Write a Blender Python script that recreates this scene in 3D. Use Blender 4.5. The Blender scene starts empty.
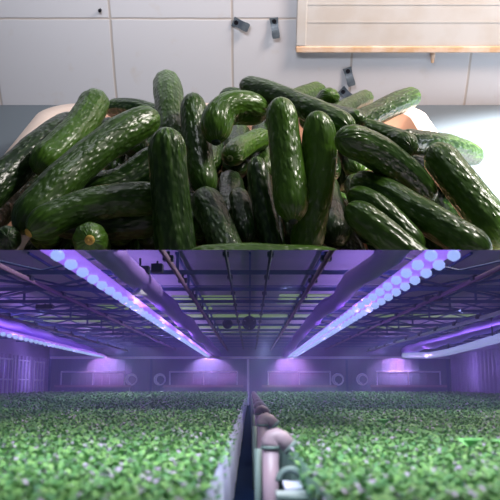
import bpy, bmesh, math, random
import numpy as np
from mathutils import Vector, Matrix, Quaternion
C = bpy.context.scene.collection
SC = bpy.context.scene
R = math.radians

# ---------------------------------------------------------------- camera
CAM = Vector((0, 0, 1.4))
PITCH = 28.0
cd = bpy.data.cameras.new('camera'); cam = bpy.data.objects.new('camera', cd); C.objects.link(cam)
cam.location = CAM; cam.rotation_euler = (R(90 - PITCH), 0, 0)
cd.sensor_width = 36; cd.lens = 54; cd.clip_start = 0.005; cd.clip_end = 50
cd.dof.use_dof = True; cd.dof.focus_distance = 0.9; cd.dof.aperture_fstop = 60
SC.camera = cam

# ---------------------------------------------------------------- world, lights, exposure
SC.view_settings.view_transform = 'Standard'; SC.view_settings.look = 'None'
SC.view_settings.gamma = 1; SC.view_settings.use_curve_mapping = False
SC.view_settings.exposure = 0.0
w = bpy.data.worlds.new('world'); SC.world = w; w.use_nodes = True
w.node_tree.nodes['Background'].inputs[0].default_value = (0.50, 0.58, 0.85, 1)
w.node_tree.nodes['Background'].inputs[1].default_value = 0.06

def area(name, loc, target, size, power, color, size_y=None, spread=180):
    d = bpy.data.lights.new(name, 'AREA'); d.energy = power; d.color = color
    d.size = size
    if size_y: d.shape = 'RECTANGLE'; d.size_y = size_y
    d.spread = R(spread)
    o = bpy.data.objects.new(name, d); C.objects.link(o); o.location = loc
    o.rotation_euler = (Vector(target) - Vector(loc)).to_track_quat('-Z', 'Y').to_euler()
    return o
# daylight over the worktop: bright opening high on the right, added soft fill on the wall from the front
area('daylight_right', (0.80, 1.30, 1.95), (0.12, 1.0, 0.98), 0.26, 18, (1.0, 0.93, 0.86), 0.28)
area('daylight_top', (-0.10, 1.25, 2.2), (0, 1.05, 0.95), 0.22, 2.0, (0.95, 0.97, 1.0), 0.25)
area('wall_fill', (-0.25, 0.85, 1.75), (-0.2, 1.63, 1.25), 0.7, 2.7, (0.93, 0.95, 1.0), 0.15, 80)  # fill lamp added to brighten the tiled wall
area('sun_glow', (0.75, 1.15, 2.05), (0.60, 1.63, 1.35), 0.3, 5.0, (1.0, 0.66, 0.46), 0.3, 100)
d = bpy.data.lights.new('sun_patch', 'SPOT'); d.energy = 1900; d.color = (1.0, 0.95, 0.90); d.spot_size = R(43); d.spot_blend = .3; d.shadow_soft_size = .04
o = bpy.data.objects.new('sun_patch', d); C.objects.link(o); o.location = (1.5, 1.30, 2.1)
o.rotation_euler = (Vector((0.83, 1.10, .9)) - o.location).to_track_quat('-Z', 'Y').to_euler()

# ---------------------------------------------------------------- greenhouse frame: a 1:40 hall under the worktop
S = 0.025
HAZE = 0.38
GROT = Matrix.Rotation(R(-(PITCH + 10.2)), 4, 'X')
def G(p): return CAM + (GROT @ (Vector(p) * S))
def garea(name, p, t, sx, sy, power, color, spread=180):
    d = bpy.data.lights.new(name, 'AREA'); d.energy = power; d.color = color
    d.shape = 'RECTANGLE'; d.size = sx * S; d.size_y = sy * S; d.spread = R(spread)
    o = bpy.data.objects.new(name, d); C.objects.link(o)
    up = (Vector(t) - Vector(p)).to_track_quat('-Z', 'Y').to_matrix().to_4x4()
    o.matrix_world = Matrix.Translation(G(p)) @ GROT @ up
    return o
PURPLE = (0.50, 0.34, 1.0)
garea('bed_fill', (0, 3.5, 5.2), (0, 7, -0.6), 7, 2.5, 0.115, (0.80, 0.90, 1.0), 60)  # whitish fill lamp added above the frame to light the near plants
# unseen lamps added to the grow lamps' light: area over each row, points under
for gx, e_ in ((-3.2, .17), (3.2, .17), (-10.4, .17), (10.4, .17)):
    garea('row_light', (gx, 38, 2.45), (gx, 38, 6), 0.5, 44, e_, PURPLE)
def gpoint(p, e_, col, spot=None, rx=0):
    d = bpy.data.lights.new('extra_light', 'SPOT' if spot else 'POINT'); d.energy = e_; d.color = col; d.shadow_soft_size = 0.0
    if spot: d.spot_size = R(spot); d.spot_blend = .3
    o = bpy.data.objects.new('extra_light', d); C.objects.link(o)
    o.matrix_world = Matrix.Translation(G(p)) @ GROT @ Matrix.Rotation(R(rx), 4, 'X')
for gx in (-10.6, -3.2, 3.2, 10.8):
    for i in range(6): gpoint((gx, 21 + 6.5*i, 1.75), 0.034, (0.56, 0.30, 1.0))
for gx in (-14.3, 14.3):
    for gy in (44, 53): gpoint((gx, gy, 1.0), 0.06, (0.42, 0.28, 1.0))  # unseen points added to brighten the side walls
for gx in (-11.4, -3.2, 3.2, 11.4): gpoint((gx, 58.6, 1.95), 0.26, (0.74, 0.36, 1.0), 120, 42)
for gx in (-7, .9, 7):
    for gy in (18.5, 25, 32.3, 38.5, 44, 49.5, 55): gpoint((gx, gy, 2.5), 0.06 + .005*(gy - 18), (0.72, 0.90, 1.0), 130)  # unseen whitish spots added to brighten the far beds

# ---------------------------------------------------------------- materials
MATS = {}
def mat(name, color, rough=0.6, metal=0.0, emit=None, estr=0, coat=0, noise=None, bump=None, spec=0.5):
    m = bpy.data.materials.new(name); m.use_nodes = True; nt = m.node_tree; b = nt.nodes['Principled BSDF']
    b.inputs['Base Color'].default_value = (*color, 1); b.inputs['Roughness'].default_value = rough
    b.inputs['Metallic'].default_value = metal; b.inputs['Coat Weight'].default_value = coat
    b.inputs['Specular IOR Level'].default_value = spec
    if emit: b.inputs['Emission Color'].default_value = (*emit, 1); b.inputs['Emission Strength'].default_value = estr
    if noise:
        tc = nt.nodes.new('ShaderNodeTexCoord'); n = nt.nodes.new('ShaderNodeTexNoise')
        n.inputs['Scale'].default_value = noise[0]; n.inputs['Detail'].default_value = 5
        r = nt.nodes.new('ShaderNodeMix'); r.data_type = 'RGBA'
        r.inputs[6].default_value = (*color, 1); r.inputs[7].default_value = (*noise[1], 1)
        nt.links.new(tc.outputs['Object'], n.inputs['Vector'])
        mr = nt.nodes.new('ShaderNodeMapRange'); mr.inputs[1].default_value = .4; mr.inputs[2].default_value = .65
        nt.links.new(n.outputs['Fac'], mr.inputs[0]); nt.links.new(mr.outputs[0], r.inputs[0])
        nt.links.new(r.outputs[2], b.inputs['Base Color'])
        if bump:
            bp = nt.nodes.new('ShaderNodeBump'); bp.inputs['Strength'].default_value = bump; bp.inputs['Distance'].default_value = .002
            nt.links.new(n.outputs['Fac'], bp.inputs['Height']); nt.links.new(bp.outputs[0], b.inputs['Normal'])
    MATS[name] = m; return m

def mathn(nt, op, a, b=None, c=None):
    n = nt.nodes.new('ShaderNodeMath'); n.operation = op
    for i, v in enumerate((a, b, c)):
        if v is None: continue
        if isinstance(v, (int, float)): n.inputs[i].default_value = v
        else: nt.links.new(v, n.inputs[i])
    return n.outputs[0]

def tile_material():
    m = mat('glazed_wall_tiles', (0.42, 0.44, 0.50), 0.38)
    nt = m.node_tree; b = nt.nodes['Principled BSDF']
    tc = nt.nodes.new('ShaderNodeTexCoord'); sp = nt.nodes.new('ShaderNodeSeparateXYZ')
    wob = nt.nodes.new('ShaderNodeTexNoise'); wob.inputs['Scale'].default_value = 9
    nt.links.new(tc.outputs['Object'], wob.inputs['Vector'])
    nt.links.new(tc.outputs['Object'], sp.inputs[0])
    wv = mathn(nt, 'MULTIPLY', mathn(nt, 'SUBTRACT', wob.outputs['Fac'], .5), .004)
    def line(sock, off, per, wd):
        t = mathn(nt, 'ADD', mathn(nt, 'ADD', sock, off), wv)
        t = mathn(nt, 'PINGPONG', t, per / 2)
        mr = nt.nodes.new('ShaderNodeMapRange'); nt.links.new(t, mr.inputs[0])
        mr.inputs[1].default_value = wd * .4; mr.inputs[2].default_value = wd; mr.inputs[3].default_value = 1; mr.inputs[4].default_value = 0
        return mr.outputs[0]
    # tiles 0.258 m wide, a course joint 0.187 m above the worktop
    lx = line(sp.outputs[0], 10 * .258 + .038, .258, .0035); lz = line(sp.outputs[2], -0.187 + 10 * .258, .258, .003)
    g = mathn(nt, 'MAXIMUM', lx, lz)
    st = nt.nodes.new('ShaderNodeTexNoise'); st.inputs['Scale'].default_value = 22; st.inputs['Detail'].default_value = 6
    nt.links.new(tc.outputs['Object'], st.inputs['Vector'])
    mr = nt.nodes.new('ShaderNodeMapRange'); nt.links.new(st.outputs['Fac'], mr.inputs[0])
    mr.inputs[1].default_value = .62; mr.inputs[2].default_value = .8; mr.inputs[4].default_value = .35
    mx = nt.nodes.new('ShaderNodeMix'); mx.data_type = 'RGBA'; mx.inputs[6].default_value = (0.50, 0.50, 0.54, 1)
    mx.inputs[7].default_value = (0.42, 0.33, 0.24, 1); nt.links.new(mr.outputs[0], mx.inputs[0])
    m2 = nt.nodes.new('ShaderNodeMix'); m2.data_type = 'RGBA'; nt.links.new(mx.outputs[2], m2.inputs[6])
    m2.inputs[7].default_value = (0.36, 0.30, 0.26, 1)
    nt.links.new(mathn(nt, 'MULTIPLY', g, .75), m2.inputs[0])
    nt.links.new(m2.outputs[2], b.inputs['Base Color'])
    bp = nt.nodes.new('ShaderNodeBump'); bp.inputs['Distance'].default_value = -.002; bp.inputs['Strength'].default_value = .4
    nt.links.new(g, bp.inputs['Height']); nt.links.new(bp.outputs[0], b.inputs['Normal'])
    return m

def cucumber_material():
    m = mat('cucumber_skin', (0.01, 0.05, 0.01), 0.33, coat=.1, spec=.4)
    nt = m.node_tree; b = nt.nodes['Principled BSDF']
    at = nt.nodes.new('ShaderNodeAttribute'); at.attribute_name = 'skin'      # straightened skin position, metres
    en = nt.nodes.new('ShaderNodeAttribute'); en.attribute_name = 'along'     # 0 stem end .. 1 blossom end
    oi = nt.nodes.new('ShaderNodeAttribute'); oi.attribute_name = 'tone'
    mp = nt.nodes.new('ShaderNodeMapping'); mp.inputs['Scale'].default_value = (1, 1, .12)
    nt.links.new(at.outputs['Vector'], mp.inputs[0])
    stn = nt.nodes.new('ShaderNodeTexNoise'); stn.inputs['Scale'].default_value = 170; stn.inputs['Detail'].default_value = 3
    nt.links.new(mp.outputs[0], stn.inputs['Vector'])
    blot = nt.nodes.new('ShaderNodeTexNoise'); blot.inputs['Scale'].default_value = 45
    nt.links.new(at.outputs['Vector'], blot.inputs['Vector'])
    mp2 = nt.nodes.new('ShaderNodeMapping'); mp2.inputs['Scale'].default_value = (1, 1, .45)
    nt.links.new(at.outputs['Vector'], mp2.inputs[0])
    vo = nt.nodes.new('ShaderNodeTexVoronoi'); vo.feature = 'SMOOTH_F1'; vo.inputs['Scale'].default_value = 230
    nt.links.new(mp2.outputs[0], vo.inputs['Vector'])
    wart = nt.nodes.new('ShaderNodeMapRange'); nt.links.new(vo.outputs['Distance'], wart.inputs[0])
    wart.inputs[1].default_value = .12; wart.inputs[2].default_value = .5; wart.inputs[3].default_value = 1; wart.inputs[4].default_value = 0
    # base colour
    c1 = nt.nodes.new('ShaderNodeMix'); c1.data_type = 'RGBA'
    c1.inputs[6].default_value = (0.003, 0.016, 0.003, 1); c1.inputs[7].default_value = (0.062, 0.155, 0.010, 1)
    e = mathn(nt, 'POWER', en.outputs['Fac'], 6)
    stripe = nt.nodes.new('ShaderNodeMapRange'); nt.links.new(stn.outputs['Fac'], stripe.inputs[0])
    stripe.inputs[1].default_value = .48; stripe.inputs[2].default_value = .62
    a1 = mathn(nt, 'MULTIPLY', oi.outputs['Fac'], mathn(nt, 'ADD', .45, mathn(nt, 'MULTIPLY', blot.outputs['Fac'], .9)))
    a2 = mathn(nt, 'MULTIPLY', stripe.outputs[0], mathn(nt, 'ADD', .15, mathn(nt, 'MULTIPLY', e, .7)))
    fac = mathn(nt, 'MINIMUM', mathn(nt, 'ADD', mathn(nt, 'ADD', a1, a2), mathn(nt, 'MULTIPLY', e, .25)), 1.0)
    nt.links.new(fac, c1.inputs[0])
    c2 = nt.nodes.new('ShaderNodeMix'); c2.data_type = 'RGBA'; nt.links.new(c1.outputs[2], c2.inputs[6])
    c2.inputs[7].default_value = (0.11, 0.20, 0.06, 1); nt.links.new(mathn(nt, 'MULTIPLY', wart.outputs[0], .22), c2.inputs[0])
    nt.links.new(c2.outputs[2], b.inputs['Base Color'])
    h = mathn(nt, 'ADD', mathn(nt, 'MULTIPLY', wart.outputs[0], 1.2), mathn(nt, 'MULTIPLY', stn.outputs['Fac'], .9))
    bp = nt.nodes.new('ShaderNodeBump'); bp.inputs['Distance'].default_value = .0011; bp.inputs['Strength'].default_value = .6
    nt.links.new(h, bp.inputs['Height']); nt.links.new(bp.outputs[0], b.inputs['Normal']); nt.links.new(bp.outputs[0], b.inputs['Coat Normal'])
    b.inputs['Coat Roughness'].default_value = .18
    return m

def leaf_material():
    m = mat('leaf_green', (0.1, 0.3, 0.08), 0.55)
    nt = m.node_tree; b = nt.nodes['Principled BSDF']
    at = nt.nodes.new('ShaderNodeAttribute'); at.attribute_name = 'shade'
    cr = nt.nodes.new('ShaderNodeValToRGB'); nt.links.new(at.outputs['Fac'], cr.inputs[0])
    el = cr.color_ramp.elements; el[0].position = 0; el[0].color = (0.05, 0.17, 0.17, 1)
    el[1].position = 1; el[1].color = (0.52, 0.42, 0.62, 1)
    for p, c in ((.35, (0.11, 0.32, 0.12, 1)), (.7, (0.24, 0.50, 0.13, 1)), (.9, (0.36, 0.60, 0.24, 1)), (.93, (0.46, 0.38, 0.56, 1))):  # teal shade and lilac sheen of the leaves painted into the ramp
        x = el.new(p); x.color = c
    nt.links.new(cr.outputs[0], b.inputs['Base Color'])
    return m

M_TILE = tile_material(); M_CUC = cucumber_material(); M_LEAF = leaf_material()
M_TABLE = mat('polished_grey_worktop', (0.085, 0.11, 0.135), 0.5, coat=.1)
M_TRAY = mat('white_enamel', (0.56, 0.46, 0.41), 0.45)
M_TRAYIN = mat('salmon_glaze', (0.50, 0.27, 0.18), 0.4)
M_WHITE = mat('flaking_white_paint', (0.50, 0.48, 0.47), 0.6, noise=(14, (0.46, 0.42, 0.39)))
M_WOOD = mat('bare_orange_wood', (0.55, 0.34, 0.20), 0.6, noise=(30, (0.66, 0.50, 0.40)))
M_SLATE = mat('dull_slate_metal', (0.07, 0.09, 0.12), 0.5, metal=.3, noise=(60, (0.12, 0.15, 0.18)))
M_SCREW = mat('dark_screw', (0.02, 0.02, 0.03), 0.4, metal=.8)
M_SCARD = mat('dark_stem_scar', (0.015, 0.035, 0.025), 0.5)
M_SCARO = mat('orange_blossom_scar', (0.45, 0.30, 0.05), 0.6)
M_SCARG = mat('pale_green_scar', (0.22, 0.28, 0.10), 0.6)
# greenhouse
M_ROOF = mat('roof_sheet', (0.46, 0.40, 0.50), 0.8, noise=(18, (0.36, 0.33, 0.45)))
M_GLAZE = mat('green_roof_glazing', (0.20, 0.28, 0.10), 0.7, noise=(9, (0.10, 0.14, 0.14)), emit=(0.20, 0.30, 0.14), estr=0.55)  # emission put in for daylight through the glass
M_STEEL = mat('painted_truss_steel', (0.075, 0.11, 0.32), 0.6)
M_PINKPIPE = mat('pinkish_pipe', (0.22, 0.12, 0.27), 0.5)
M_DARKG = mat('dark_fitting', (0.03, 0.045, 0.10), 0.6)
M_FAR = mat('far_wall_cladding', (0.14, 0.20, 0.34), 0.8, noise=(25, (0.22, 0.18, 0.36)))
M_CLAD = mat('corrugated_side_cladding', (0.42, 0.36, 0.60), 0.55)
M_RAIL = mat('pale_rail', (0.72, 0.72, 0.95), 0.5)
M_PINKRAIL = mat('rust_pink_rail', (0.42, 0.28, 0.42), 0.6)
M_LAMP = mat('grow_lamp_glow', (0.15, 0.15, 0.3), 0.4, emit=(0.34, 0.46, 0.95), estr=1.0)
M_LAMPB = mat('glowing_lamp_housing', (0.40, 0.25, 0.75), 0.5, emit=(0.30, 0.12, 0.85), estr=.95)  # violet emission painted on for the glow around the lamps
M_DUCTGLOW = mat('glowing_film_duct', (0.2, 0.2, 0.4), 0.4, emit=(0.36, 0.40, 0.90), estr=.7)  # emission painted in for a film duct lit by lamps
M_DUCT = mat('lilac_film_duct', (0.42, 0.25, 0.92), 0.8)
M_DUCTW = mat('white_film_duct', (0.70, 0.70, 0.95), 0.4)
M_SOIL = mat('bed_soil', (0.03, 0.09, 0.06), 0.9)
M_SHEET = mat('pale_bed_sheet', (0.36, 0.38, 0.54), 0.6, noise=(60, (0.26, 0.27, 0.44)))
M_GSHEET = mat('green_side_sheet', (0.10, 0.20, 0.15), 0.7)
M_FLOOR = mat('dark_wet_floor', (0.006, 0.020, 0.075), 0.9, spec=.1)
M_SPIPE = mat('salmon_standpipe', (0.50, 0.32, 0.39), 0.4, noise=(40, (0.38, 0.32, 0.40)))
M_GPIPE = mat('grey_green_pipe', (0.20, 0.27, 0.26), 0.45)
M_TROUGH = mat('grey_trough', (0.42, 0.48, 0.50), 0.5)
M_LIME = mat('lime_leaf', (0.20, 0.62, 0.18), 0.5)

# ---------------------------------------------------------------- mesh helpers
class MB:
    def __init__(s): s.v = []; s.f = []; s.mi = []; s.cur = 0
    def add(s, vs, fs):
        n = len(s.v); s.v += [tuple(v) for v in vs]; s.f += [tuple(i + n for i in f) for f in fs]; s.mi += [s.cur] * len(fs); return s
    def box(s, a, b):
        x0, y0, z0 = a; x1, y1, z1 = b
        return s.add([(x0,y0,z0),(x1,y0,z0),(x1,y1,z0),(x0,y1,z0),(x0,y0,z1),(x1,y0,z1),(x1,y1,z1),(x0,y1,z1)],
                     [(0,3,2,1),(4,5,6,7),(0,1,5,4),(1,2,6,5),(2,3,7,6),(3,0,4,7)])
    def tube(s, pts, r, n=8, caps=True):
        pts = [Vector(p) for p in pts]; vs = []; k = len(pts); rr = r if hasattr(r, '__len__') else [r] * k
        ref = None
        for i, p in enumerate(pts):
            t = (pts[min(i+1, k-1)] - pts[max(i-1, 0)]).normalized()
            if ref is None: ref = Vector((0, 0, 1)) if abs(t.z) < .9 else Vector((1, 0, 0))
            u = (ref - t * ref.dot(t)).normalized(); w_ = t.cross(u); ref = u
            for j in range(n):
                a = 2 * math.pi * j / n; vs.append(p + (u * math.cos(a) + w_ * math.sin(a)) * rr[i])
        fs = [(i*n+j, i*n+(j+1)%n, (i+1)*n+(j+1)%n, (i+1)*n+j) for i in range(k-1) for j in range(n)]
        if caps: fs += [tuple(range(n))[::-1], tuple(range((k-1)*n, k*n))]
        return s.add(vs, fs)
    def bar(s, a, b, w_=.05):                       # square bar
        return s.tube([a, b], w_ * .7, 4)
    def ring(s, c, rad, r, axis='Y', n=20, a0=0, a1=2*math.pi):
        pts = []
        for i in range(n + 1):
            a = a0 + (a1 - a0) * i / n; ca, sa = math.cos(a) * rad, math.sin(a) * rad
            pts.append((c[0]+ca, c[1], c[2]+sa) if axis == 'Y' else (c[0]+ca, c[1]+sa, c[2]))
        return s.tube(pts, r, 6)
    def mesh(s, name, mats, scale=1.0, smooth=False):
        me = bpy.data.meshes.new(name); me.from_pydata([(x*scale, y*scale, z*scale) for x, y, z in s.v], [], s.f)
        for m in (mats if isinstance(mats, (list, tuple)) else [mats]): me.materials.append(m)
        me.polygons.foreach_set('material_index', s.mi)
        if smooth: me.polygons.foreach_set('use_smooth', [True] * len(s.f))
        me.update(); return me

def tag(o, label=None, cat=None, group=None, kind=None):
    if label: o['label'] = label
    if cat: o['category'] = cat
    if group: o['group'] = group
    if kind: o['kind'] = kind
    return o
def link(name, me, parent=None, mw=None):
    o = bpy.data.objects.new(name, me); C.objects.link(o)
    if parent: o.parent = parent
    if mw is not None: o.matrix_world = mw
    return o
def bevel(o, w_=.002, seg=2):
    m = o.modifiers.new('bevel', 'BEVEL'); m.width = w_; m.segments = seg; m.limit_method = 'ANGLE'; return o
KF = .1800
def front_cut(mb, p):            # hall fittings stop at the open front of the hall, a slanting end frame
    x0, y0, z0 = p; mb.v = [(x, max(y, (z + z0)/KF - y0 + .01), z) for x, y, z in mb.v]; return mb
def K(p): return Matrix.Translation(Vector(p))                 # kitchen placement
def GM(p): return Matrix.Translation(G(p)) @ GROT              # greenhouse placement
def gobj(name, mb, m, p=(0, 0, 0), smooth=False): return link(name, mb.mesh(name, m, S, smooth), None, GM(p))
def gpart(name, mb, m, parent, smooth=False): return link(name, mb.mesh(name, m, S, smooth), parent)
def gempty(name, p):
    o = bpy.data.objects.new(name, None); C.objects.link(o); o.empty_display_size = .01; o.matrix_world = GM(p); return o

# ================================================================ THE WORKTOP AND TILED WALL
TZ = 0.9
wallY = 1.63
o = link('wall_back', MB().box((-1.3, 0, -.35), (1.3, .06, .75)).mesh('wall_back', M_TILE), None, K((0, wallY, TZ)))
tag(o, 'pale blue-white glazed tile wall with thin brown joints', None, None, 'structure')
wt = link('worktop', MB().box((-1.2, .80, -.012), (1.2, wallY - .001, 0)).mesh('worktop', M_TABLE), None, K((0, 0, TZ)))
tag(wt, 'smooth grey worktop against the tiled wall, glaring white at its right side', 'worktop')

# tray: rounded rectangle, sloping wall, wide flat lip
def rrect(x0, x1, y0, y1, r, n=8):
    out = []
    for cx, cy, a in ((x1-r, y1-r, 0), (x0+r, y1-r, 90), (x0+r, y0+r, 180), (x1-r, y0+r, 270)):
        for i in range(n + 1):
            t = R(a + 90 * i / n); out.append((cx + r*math.cos(t), cy + r*math.sin(t)))
    return out
def loops(prof_, closed_bottom=True):
    mb = MB(); n = 36; vs = []
    for (g, z, rr) in prof_:
        vs += [(x, y, z) for x, y in rrect(-.397 + g, .328 - g, .715 + g, 1.415 - g, rr)]
    fs = [(i*n+j, i*n+(j+1)%n, (i+1)*n+(j+1)%n, (i+1)*n+j) for i in range(len(prof_)-1) for j in range(n)]
    if closed_bottom: fs.append(tuple(range((len(prof_)-1)*n, len(prof_)*n)))
    return mb.add(vs, fs)
tray = bpy.data.objects.new('serving_tray', None); C.objects.link(tray); tray.location = (0, 0, TZ)
tag(tray, 'wide pale tray with rounded corners and salmon inside, heaped with cucumbers', 'tray')
link('rim', loops([(.085, .001, .05), (.03, .060, .06), (.001, .062, .07), (0, .067, .072), (.003, .071, .075), (.026, .070, .06), (.032, .066, .055)], False).mesh('rim', M_TRAY, 1, True), tray)
link('bowl', loops([(.032, .066, .055), (.040, .058, .05), (.088, .010, .045), (.098, .006, .04)]).mesh('bowl', M_TRAYIN, 1, True), tray)

# painted wooden board on the wall, upper right
bd = bpy.data.objects.new('painted_board', None); C.objects.link(bd); bd.location = (0, wallY, TZ)
tag(bd, 'white painted board with bare orange wood edge, fixed high on the tiled wall', 'board')
bx0, bz0 = .098, .120
link('panel', MB().box((bx0 + .02, -.014, bz0 + .012), (1.1, 0, .60)).mesh('panel', M_WHITE), bd)
bevel(link('bottom_edge', MB().box((bx0, -.019, bz0), (1.1, 0, bz0 + .013)).mesh('bottom_edge', M_WOOD), bd))
bevel(link('side_stile', MB().box((bx0, -.017, bz0 + .0135), (bx0 + .021, 0, .60)).mesh('side_stile', M_WHITE), bd))
for z in (bz0 + .062, bz0 + .098):
    link('batten', MB().box((bx0 + .0215, -.0149, z), (1.1, -.0141, z + .003)).mesh('batten', M_WHITE), bd)

# slate-grey clips screwed to the wall
def clip(x, z, ang, label, ln=.036, wd=.021):
    e = bpy.data.objects.new('wall_clip', None); C.objects.link(e)
    e.matrix_world = K((x, wallY, TZ + z)) @ Matrix.Rotation(R(ang), 4, 'Y')
    mb = MB(); n = 10; vs = []; prof_ = []
    for i in range(n + 1):                      # bent strip: flat foot, step, free end, a waist in the middle
        t = i / n; yy = -.002 - .007 * (1 / (1 + math.exp(-(t - .45) * 14))); hw = wd/2 * (1 - .18*math.sin(math.pi*t)) * (1 - .25*max(0, t-.85)/.15)
        prof_.append((-t * ln, yy, hw))
    for z_, y_, h_ in prof_: vs += [(-h_, y_, z_), (h_, y_, z_), (h_, y_ - .0025, z_), (-h_, y_ - .0025, z_)]
    fs = [(i*4+j, i*4+(j+1)%4, (i+1)*4+(j+1)%4, (i+1)*4+j) for i in range(n) for j in range(4)] + [(3,2,1,0), (n*4, n*4+1, n*4+2, n*4+3)]
    link('strap', mb.add(vs, fs).mesh('strap', M_SLATE), e)
    link('screw', MB().tube([(0, -.004, -.007), (0, -.0065, -.007)], .0048, 12).mesh('screw', M_SCREW), e)
    return tag(e, label, 'clip', 'slate metal clips on the tiled wall')
clip(-.036, .183, -68, 'slate-grey metal clip lying sideways, leftmost on the tiled wall')
clip(.050, .190, -8, 'slate-grey upright metal clip left of the painted board corner', .042, .019)
clip(.211, .084, -18, 'slate-grey metal clip below the board, just over the cucumber crest', .040, .02)
clip(.200, .036, -50, 'slate-grey metal clip half hidden behind the cucumber crest', .03, .022)
o = link('wall_peg', MB().tube([(0, 0, 0), (0, -.008, 0)], .0035, 10).mesh('wall_peg', M_SCREW), None, K((-.315, wallY, TZ + .205)))
tag(o, 'small dark peg on the tile joint at upper left', 'peg')
o = link('wood_peg', MB().tube([(0, -.001, 0), (0, -.007, -.006), (0, -.009, -.022)], [.006, .005, .003], 8).mesh('wood_peg', M_WOOD), None, K((.394, wallY, TZ + .118)))
tag(o, 'tiny orange wooden peg hanging under the painted board', 'peg')

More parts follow.
